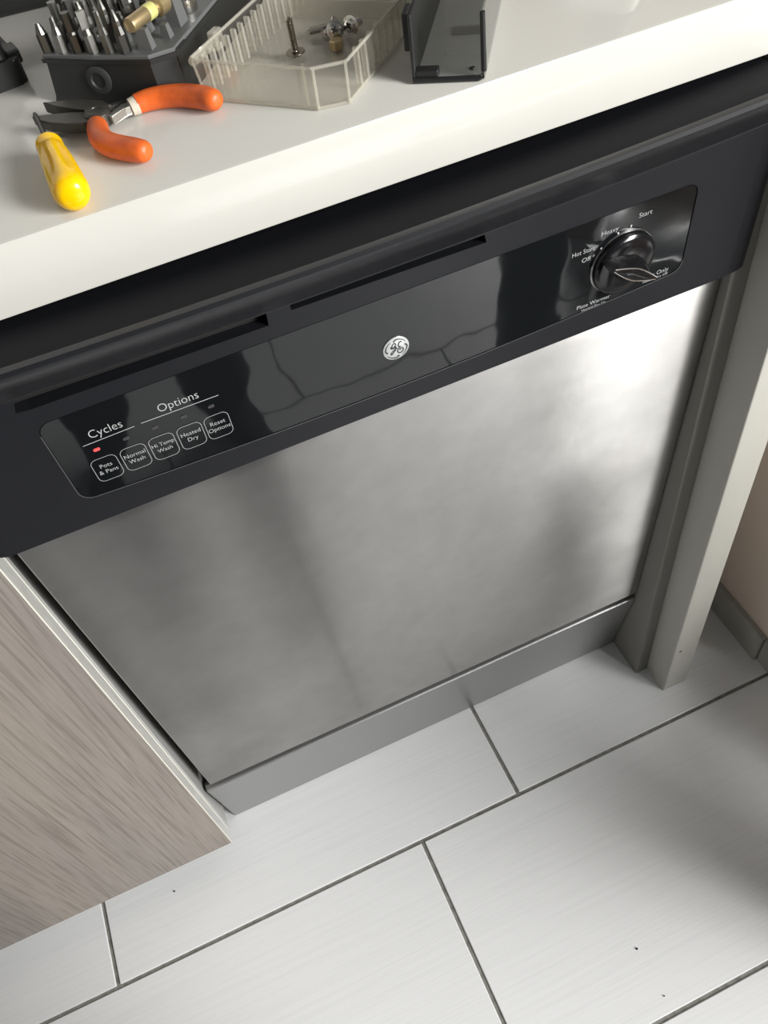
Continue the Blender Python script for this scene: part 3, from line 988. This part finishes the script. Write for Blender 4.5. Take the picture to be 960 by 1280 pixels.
def off(pts, d):
    """outline moved outwards by d"""
    n2 = len(pts)
    out = []
    for i in range(n2):
        p0, p1, p2 = Vector(pts[i - 1]), Vector(pts[i]), Vector(pts[(i + 1) % n2])
        e1, e2 = (p1 - p0).normalized(), (p2 - p1).normalized()
        n1, n2_ = Vector((e1.y, -e1.x)), Vector((e2.y, -e2.x))
        m_ = (n1 + n2_).normalized()
        out.append(tuple(p1 + m_ * d / max(0.4, m_.dot(n1))))
    return out


link('tray_floor', add_prism(bmesh.new(), off(foot, -0.0012), 0.0006, 0.0020), M_clear, tr_)


def shell(sections_out, t, z_first):
    b_ = bmesh.new()
    rs = [[b_.verts.new((x_, y_, z_)) for x_, y_ in pts] for pts, z_ in sections_out]
    for a_, c_ in zip(rs, rs[1:]):
        for i in range(len(a_)):
            j = (i + 1) % len(a_)
            b_.faces.new((a_[i], a_[j], c_[j], c_[i]))
    return b_


o2 = off(foot, 0.0028)
b = shell([(foot, 0.0), (o2, TH_), (off(o2, -0.0014), TH_), (off(foot, -0.0014), 0.002)], 0, 0)
link('tray_wall', b, M_clear, tr_)
rim = bmesh.new()
for a_, c_ in zip(off(o2, -0.0006), off(o2, -0.0006)[1:] + off(o2, -0.0006)[:1]):
    add_tube(rim, [(*a_, TH_ - 0.0004, 0.0010), (*c_, TH_ - 0.0004, 0.0010)], 6)
link('rim', rim, M_clearedge, tr_)
ft = bmesh.new()
for a_, c_ in zip(off(foot, -0.0004)[:3], off(foot, -0.0004)[1:4]):
    add_tube(ft, [(*a_, 0.0014, 0.0009), (*c_, 0.0014, 0.0009)], 6)
link('foot_bead', ft, M_clearedge, tr_)
for x_, y_ in ((0.079, 0.0), (0.072, 0.001), (0.0945, 0.0105), (0.002, 0.0)):
    b = bmesh.new()
    add_tube(b, [(x_, y_, 0.001, 0.0009), (x_ + 0.0020 * (x_ > 0.05) - 0.0015 * (x_ < 0.05), y_ - 0.0022, TH_, 0.0009)], 6)
    link('corner_bead', b, M_clearedge, tr_)
rib_me = None
for k in range(15):
    if rib_me is None:
        o = link('rib', box(-0.0008, 0.0028, -0.0013, 0.0013, 0.002, TH_ - 0.002, 0.0004, 1), M_clearedge, tr_)
        rib_me = o.data
    else:
        o = bpy.data.objects.new('rib', rib_me)
        C.objects.link(o)
        o.parent = tr_
    o.location = (0.0012, 0.0085 + 0.0088 * k, 0)
for k in range(7):
    o = bpy.data.objects.new('rib', rib_me)
    C.objects.link(o)
    o.parent = tr_
    o.location = (0.0918, 0.030 + 0.0100 * k, 0)
link('latch', box(-0.0085, -0.0030, 0.030, 0.040, 0.0150, TH_ + 0.0012, 0.0012, 2), M_clearedge, tr_)
link('hinge_knuckle', add_lathe(bmesh.new(), [(0, 0), (0.0028, 0), (0.0028, 0.024), (0, 0.024)], 12, Matrix.Translation((-0.0045, 0.004, 0.021)) @ Matrix.Rotation(-PI / 2, 4, 'X')), M_clearedge, tr_)
link('divider', box(0.004, 0.088, 0.1150, 0.1162, 0.002, 0.013, 0.0003, 1), M_clearedge, tr_)
TM = Matrix.Translation(tl) @ Matrix.Rotation(TA, 4, 'Z')


def screw(name, label, loc, aim, roll=0.0, length=0.017, head=0.0058, mat=M_screw, flat=False):
    """head underside at the origin, thread along local +z turned to aim"""
    t_ = thing(name, label, 'screw', Vector(loc) + SD, 0, 'loose screws in the clear tray')
    q = Vector(aim).normalized().to_track_quat('Z', 'Y').to_matrix().to_4x4()
    prof_ = [(0, -0.0032), (head * 0.35, -0.0031), (head * 0.62, -0.0024), (head * 0.72, -0.0012), (head, -0.0009), (head, 0.0), (0.0018, 0.0002)]
    h_ = link('head', add_lathe(bmesh.new(), prof_, 24, q), mat, t_, smooth=True)
    sl = bmesh.new()
    for k_ in range(2):
        bx = bmesh.ops.create_cube(sl, size=1.0)['verts']
        for v_ in bx:
            v_.co = q @ (Matrix.Rotation(k_ * PI / 2 + roll, 4, 'Z') @ Vector((v_.co.x * head * 0.75, v_.co.y * 0.0011, -0.0029 + v_.co.z * 0.0009)))
    link('cross_recess', sl, M_bitdark, h_)
    th = [(0.0020, 0.0)]
    z_ = 0.0006
    while z_ < length - 0.002:
        th += [(0.0018, z_), (0.0025, z_ + 0.0005), (0.0018, z_ + 0.0010)]
        z_ += 0.0011
    th += [(0.0013, length - 0.001), (0.0, length)]
    link('shank', add_lathe(bmesh.new(), th, 12, q), mat, t_, smooth=True)
    return t_


FZ = ZC + 0.0020
SD = Vector((-0.001, -0.004, 0))
screw('screw', 'steel screw standing upright on its wide head alone in the clear tray', (0.0030, 0.0790, FZ + 0.0033), (-0.02, 0.02, 1), length=0.0205, head=0.0062, mat=principled('brown_tarnished_steel', (0.33, 0.30, 0.25), 0.3, 1.0))
screw('screw', 'steel screw lying on its side with its long thread pointing left in the clear tray', (0.0352, 0.0920, FZ + 0.0056), (-0.018, 0.0105, -0.0030), length=0.0190)
screw('screw', 'domed screw head facing the viewer in the middle of the screw heap', (0.0322, 0.0815, FZ + 0.0072), (0.45, 0.75, -0.35), roll=0.4, length=0.012)
screw('screw', 'screw with shiny tilted head resting against the right wall of the clear tray', (0.0440, 0.0840, FZ + 0.0062), (0.55, 0.45, -0.16), roll=0.9, length=0.013)
screw('screw', 'short screw half hidden behind the domed screw head in the clear tray', (0.0285, 0.0860, FZ + 0.0048), (0.3, 0.9, -0.15), roll=0.2, length=0.010, head=0.0048)
ns = tag(link('hex_nut', add_prism(bmesh.new(), [(0.0046 * math.cos(PI / 3 * k), 0.0046 * math.sin(PI / 3 * k)) for k in range(6)], 0, 0.0058, None, 0.0005, 1), M_brass),
         'brass-coloured nut lying at the foot of the screw heap in the clear tray', 'nut')
ns.location = Vector((0.0285, 0.0720, FZ)) + SD

# smoked plastic lid, open towards the camera
LA = math.radians(-33)
ll = Vector((0.0492, -0.0025, ZC))
ld = thing('smoked_lid', 'empty smoked black plastic case lid right of the clear tray', 'case lid', ll, LA)
LW, LD, LH = 0.0425, 0.125, 0.0375
link('base_panel', box(0.001, LW, 0.0, LD, 0.0008, 0.0026, 0.0005, 1), M_smoke, ld)
link('side_wall', box(-0.0006, 0.0016, 0.0010, LD, 0.0008, LH, 0.0005, 1), M_case, ld)['label'] = 'solid black side wall'
link('side_wall', box(LW - 0.0016, LW, 0.0026, LD, 0.0012, LH, 0.0005, 1), M_smokeclear, ld)['label'] = 'clear smoked side wall'
b = bmesh.new()
add_tube(b, [(0.0, 0.0006, 0.0017, 0.0017), (LW - 0.004, 0.0006, 0.0017, 0.0017), (LW - 0.0014, 0.0006, 0.0030, 0.0017), (LW - 0.0006, 0.0006, 0.0060, 0.0017), (LW - 0.0006, 0.0010, LH, 0.0015)], 10)
link('front_rim', b, M_case, ld, smooth=True)
link('corner_block', box(0.0014, 0.0150, 0.0010, 0.0085, 0.0026, 0.0068, 0.0006, 1), M_case, ld)
link('latch_tab', box(-0.0042, -0.0004, 0.0035, 0.0170, 0.0170, LH + 0.0004, 0.0006, 1), M_case, ld)
link('inner_step', box(0.0165, LW - 0.003, 0.0300, 0.0312, 0.0026, 0.0034), M_smoke, ld)
link('inner_step', box(0.0165, LW - 0.003, 0.0560, 0.0680, 0.0026, 0.0034), M_smokeclear, ld)
link('rivet', add_lathe(bmesh.new(), [(0, 0.0026), (0.0019, 0.0026), (0.0015, 0.0036), (0, 0.0036)], 12, Matrix.Translation((0.0340, 0.0105, 0))), M_case, ld)

# closed black case at the left edge
KA = math.radians(10)
kl = Vector((-0.1640, 0.1632, ZC))
kc = thing('latched_case', 'small closed black plastic case with latch and carry loop at the left end', 'tool case', kl, KA)
add_ = bmesh.new()
add_prism(add_, rrect(-0.120, 0.004, 0.0, 0.085, 0.006), 0.0, 0.0165, None, 0.0012, 2)
link('lower_shell', add_, M_case, kc)
b = loft([(rrect(-0.122, -0.002, 0.004, 0.085, 0.006), 0.0168), (rrect(-0.121, -0.003, 0.006, 0.084, 0.006), 0.030), (rrect(-0.119, -0.007, 0.014, 0.080, 0.006), 0.043), (rrect(-0.113, -0.014, 0.022, 0.074, 0.006), 0.047)], Matrix.Identity(4))
link('upper_shell', b, M_case, kc)
link('latch', box(-0.003, 0.0062, 0.006, 0.022, 0.0105, 0.0195, 0.0012, 2), M_case, kc)
b = bmesh.new()
add_tube(b, spline([(0.0, 0.040, 0.018, 0.0022), (0.0005, 0.060, 0.022, 0.0022), (-0.002, 0.082, 0.026, 0.0022), (-0.010, 0.100, 0.028, 0.0022), (-0.030, 0.108, 0.028, 0.0022), (-0.060, 0.108, 0.027, 0.0022)], 5), 10)
link('carry_loop', b, M_case, kc, smooth=True)

# large black case along the back left
bl = tag(link('storage_case', box(-0.155, 0.255, 0.0, 0.20, 0.0, 0.055, 0.006, 3), M_case, smooth=True),
         'large flat black case lying behind the bit case at the top left', 'case')
bl.location = (-0.288, 0.3055, ZC)
bl.rotation_euler = (0, 0, math.radians(-6))
# pale container with black inner part at the top edge
pc = thing('tape_dispenser', 'pale grey plastic tool with black inner part at the top right', 'container', (0.2000, 0.0390, ZC), math.radians(-44))
link('shell', add_prism(bmesh.new(), rrect(-0.022, 0.030, -0.010, 0.030, 0.007), 0.0, 0.012, None, 0.0015, 2), M_pale, pc)
link('inner_body', add_prism(bmesh.new(), rrect(0.004, 0.034, -0.0075, 0.028, 0.007), 0.0125, 0.040, None, 0.002, 2), M_case, pc)

# ------------------------------------------------------------------ the photographer, seen only as a dark reflection
ph = thing('person', 'person in dark trousers and added long dark coat standing with hands on hips facing the dishwasher', 'person', (-0.20, -0.82, 0))


def skin_body(nodes, edges, root, sub=2):
    me = bpy.data.meshes.new('body')
    keys = list(nodes)
    me.from_pydata([nodes[k][:3] for k in keys], [(keys.index(a), keys.index(b_)) for a, b_ in edges], [])
    o = bpy.data.objects.new('body', me)
    C.objects.link(o)
    o.modifiers.new('skin', 'SKIN')
    if not me.skin_vertices:
        bm_ = bmesh.new()
        bm_.from_mesh(me)
        bm_.verts.layers.skin.verify()
        bm_.to_mesh(me)
        bm_.free()
    for i, k in enumerate(keys):
        r_ = nodes[k][3]
        me.skin_vertices[0].data[i].radius = r_ if isinstance(r_, tuple) else (r_, r_)
        me.skin_vertices[0].data[i].use_root = (k == root)
    sb = o.modifiers.new('smooth', 'SUBSURF')
    sb.levels = sub
    sb.render_levels = sub
    bpy.context.view_layer.update()
    new = bpy.data.meshes.new_from_object(o.evaluated_get(bpy.context.evaluated_depsgraph_get()))
    o.modifiers.clear()
    o.data = new
    for p_ in new.polygons:
        p_.use_smooth = True
    return o


N = {'pelvis': (0, 0, 0.86, (0.15, 0.11)), 'waist': (0, 0.0, 1.00, (0.135, 0.10)), 'chest': (0, 0.02, 1.18, (0.16, 0.115)), 'collar': (0, 0.02, 1.34, (0.12, 0.09)),
     'neck': (0, 0.03, 1.42, 0.055), 'jaw': (0, 0.06, 1.50, (0.068, 0.075)), 'brow': (0, 0.055, 1.585, (0.076, 0.09)), 'crown': (0, 0.045, 1.645, (0.058, 0.068))}
Ed = [('pelvis', 'waist'), ('waist', 'chest'), ('chest', 'collar'), ('collar', 'neck'), ('neck', 'jaw'), ('jaw', 'brow'), ('brow', 'crown')]
for sgn, nm, foot in ((-1, 'l', (-0.11, 0.05)), (1, 'r', (0.11, 0.08))):
    N.update({'hip' + nm: (sgn * 0.10, 0.01, 0.80, 0.098), 'knee' + nm: ((sgn * 0.10 + foot[0]) / 2 + sgn * 0.02, foot[1] / 2 + 0.05, 0.46, 0.088), 'calf' + nm: (foot[0] * 0.8, foot[1] * 0.8, 0.28, 0.084),
              'ankle' + nm: (foot[0], foot[1], 0.085, 0.060), 'heel' + nm: (foot[0], foot[1] + 0.01, 0.045, 0.042), 'toe' + nm: (foot[0] + sgn * 0.03, foot[1] + 0.15, 0.036, (0.044, 0.034)), 'tip' + nm: (foot[0] + sgn * 0.035, foot[1] + 0.19, 0.030, (0.034, 0.026)),
              'shoulder' + nm: (sgn * 0.175, 0.015, 1.325, 0.062), 'elbow' + nm: (sgn * 0.36, -0.06, 1.12, 0.045), 'wrist' + nm: (sgn * 0.225, 0.055, 0.985, 0.029), 'palm' + nm: (sgn * 0.185, 0.085, 0.945, (0.036, 0.020))})
    Ed += [('pelvis', 'hip' + nm), ('hip' + nm, 'knee' + nm), ('knee' + nm, 'calf' + nm), ('calf' + nm, 'ankle' + nm), ('ankle' + nm, 'heel' + nm), ('heel' + nm, 'toe' + nm), ('toe' + nm, 'tip' + nm),
           ('collar', 'shoulder' + nm), ('shoulder' + nm, 'elbow' + nm), ('elbow' + nm, 'wrist' + nm), ('wrist' + nm, 'palm' + nm)]
    for f_, (dx, dz, l_) in enumerate(((0.004, 0.020, 0.030), (0.0, 0.007, 0.036), (0.0, -0.006, 0.034), (-0.004, -0.018, 0.027))):
        N['k%d%s' % (f_, nm)] = (sgn * 0.165, 0.105, 0.938 + dz, 0.0095)
        N['f%d%s' % (f_, nm)] = (sgn * (0.160 - l_), 0.118 + 0.004, 0.930 + dz * 1.2, 0.0085)
        Ed += [('palm' + nm, 'k%d%s' % (f_, nm)), ('k%d%s' % (f_, nm), 'f%d%s' % (f_, nm))]
    N['t0' + nm] = (sgn * 0.205, 0.070, 0.985, 0.011)
    N['t1' + nm] = (sgn * 0.180, 0.060, 1.010, 0.0095)
    Ed += [('wrist' + nm, 't0' + nm), ('t0' + nm, 't1' + nm)]
body = skin_body(N, Ed, 'pelvis')
body.parent = ph
body.data.materials.append(M_jean)
body.data.materials.append(M_skin)
for p_ in body.data.polygons:
    c_ = p_.center
    if c_.z > 1.40 or (0.90 < c_.z < 1.02 and c_.y > 0.05 and abs(c_.x) < 0.24 and c_.y > 0.062 + 0.25 * (0.2 - abs(c_.x)) - 0.02 and abs(c_.x) > 0.09):
        p_.material_index = 1
hr = link('hair', add_lathe(bmesh.new(), [(0, 0.108), (0.045, 0.100), (0.075, 0.075), (0.088, 0.035), (0.088, 0.0), (0.080, -0.035), (0.06, -0.05)], 20, Matrix.Translation((0, 0.040, 1.595)) @ Matrix.Rotation(0.35, 4, 'X') @ Matrix.Diagonal((0.96, 1.12, 1, 1))), M_hair, ph, smooth=True)
for sgn in (-1, 1):
    link('eye', add_lathe(bmesh.new(), [(0, -0.010), (0.008, -0.006), (0.010, 0), (0.008, 0.006), (0, 0.010)], 10, Matrix.Translation((sgn * 0.030, 0.128, 1.56))), M_print, ph, smooth=True)
    link('ear', add_lathe(bmesh.new(), [(0, -0.026), (0.012, -0.015), (0.014, 0.006), (0.010, 0.022), (0, 0.028)], 10, Matrix.Translation((sgn * 0.079, 0.045, 1.545)) @ Matrix.Diagonal((0.5, 1, 1, 1))), M_skin, ph, smooth=True)
link('nose', loft([([(-0.014, 0.125), (0.014, 0.125), (0.006, 0.156), (-0.006, 0.156)], 1.525), ([(-0.006, 0.125), (0.006, 0.125), (0.003, 0.140), (-0.003, 0.140)], 1.565)], Matrix.Identity(4)), M_skin, ph)
link('mouth', box(-0.022, 0.022, 0.122, 0.134, 1.492, 1.500, 0.003, 2), principled('lips', (0.4, 0.16, 0.13), 0.5), ph)

# ------------------------------------------------------------------ out of frame: objects added for their reflections and the floor shadow
bn = thing('added_slim_bin', 'unseen slim tall black bin with domed lid, added as a dark reflection in the fascia', 'bin', (0.425, -0.555, 0), math.radians(35))  # bin added unseen as the dark band reflected in the fascia
link('bin_body', loft([(rrect(-0.040, 0.040, -0.085, 0.085, 0.02), 0.001), (rrect(-0.043, 0.043, -0.089, 0.089, 0.02), 0.02), (rrect(-0.050, 0.050, -0.100, 0.100, 0.025), 0.60)], Matrix.Identity(4)), M_case, bn, smooth=True)
link('bin_lid', loft([(rrect(-0.053, 0.053, -0.105, 0.105, 0.03), 0.601), (rrect(-0.053, 0.053, -0.105, 0.105, 0.03), 0.62), (rrect(-0.045, 0.045, -0.09, 0.09, 0.03), 0.645), (rrect(-0.02, 0.02, -0.05, 0.05, 0.015), 0.655)], Matrix.Identity(4)), M_case, bn, smooth=True)
fr_ = thing('added_fridge', 'unseen black two-door fridge added opposite the dishwasher to darken its reflections', 'added_fridge', (-0.95, -1.75, 0))  # fridge added unseen so the left of the steel reflects something dark
link('cabinet_body', box(-0.45, 0.45, -0.35, 0.30, 0.02, 1.78, 0.01, 2), M_case, fr_)
for z0, z1 in ((0.06, 0.62), (0.64, 1.77)):
    d_ = link('door', box(-0.447, 0.447, 0.302, 0.36, z0, z1, 0.012, 2), M_bezel, fr_)
    hb = bmesh.new()
    hz = (z0 + 0.1, z1 - 0.1) if z0 < 0.5 else (z0 + 0.05, z0 + 0.6)
    add_tube(hb, [(0.40, 0.355, hz[0], 0.011), (0.40, 0.40, hz[0], 0.011), (0.40, 0.40, hz[1], 0.011), (0.40, 0.355, hz[1], 0.011)], 10)
    link('handle', hb, M_case, d_)

M_steelbin = principled('satin_stainless', (0.75, 0.75, 0.74), 0.3, 1.0)
st = thing('added_shade_bin', 'unseen squat stainless steel bin with flat lid, added to shade the floor tiles', 'bin', (0.70, -0.43, 0), math.radians(32))  # bin added out of view; blocks daylight, its lid reflects into the fascia
link('bin_body', add_prism(bmesh.new(), rrect(-0.20, 0.20, -0.12, 0.12, 0.05), 0.001, 0.33, None, 0.004, 2), M_steelbin, st, smooth=True)
link('bin_lid', add_prism(bmesh.new(), rrect(-0.204, 0.204, -0.124, 0.124, 0.052), 0.331, 0.36, None, 0.006, 2), principled('satin_lid', (0.8, 0.8, 0.8), 0.3, 1.0), st, smooth=True)

cb = thing('added_shade_box', 'unseen tall closed cardboard box with a tape strip, added to shade the floor tiles', 'box', (0.965, -0.87, 0), math.radians(35))  # unseen box added to block daylight and cast the floor shadow at right
M_card = principled('brown_cardboard', (0.32, 0.22, 0.13), 0.8)
link('box_body', box(-0.22, 0.22, -0.15, 0.15, 0.001, 0.80, 0.004, 1), M_card, cb)
for sg in (-1, 1):
    link('flap', box(-0.218, 0.218, min(0.002 * sg, 0.149 * sg), max(0.002 * sg, 0.149 * sg), 0.801, 0.805, 0.001, 1), M_card, cb)
link('tape_strip', box(-0.222, 0.222, -0.025, 0.025, 0.8055, 0.8062), M_brass, cb)

# specks on the floor
for (x_, y_, r_, w_) in ((-0.4090, -0.0400, 0.0012, "beside the wood cabinet front"), (0.0950, -0.3438, 0.0014, 'in the middle of the large near tile'), (0.0955, -0.3981, 0.0010, 'near the bottom right grout line')):
    b = bmesh.new()
    bmesh.ops.create_icosphere(b, subdivisions=1, radius=r_)
    for v_ in b.verts:
        v_.co *= random.uniform(0.75, 1.2)
        v_.co.z = max(v_.co.z * 0.6, -0.0006) + 0.0006
    o = tag(link('crumb', b, M_void), 'tiny dark crumb on the white floor tiles %s' % w_, 'crumb', 'crumbs on the floor')
    o.location = (x_, y_, 0.0001)

ell = lambda a, b_, k=24: [(a * math.cos(2 * PI * i / k) * (1 + 0.03 * math.cos(i * 2.1)), b_ * math.sin(2 * PI * i / k)) for i in range(k)]
link('coat', loft([(ell(0.245, 0.165), 0.27), (ell(0.235, 0.16), 0.5), (ell(0.205, 0.15), 0.8), (ell(0.165, 0.125), 1.0), (ell(0.18, 0.135), 1.2), (ell(0.14, 0.11), 1.36), (ell(0.07, 0.07), 1.41)], Matrix.Translation((0, 0.01, 0))), M_jean, ph, smooth=True)  # coat added to close the lit gap in the figure's reflection
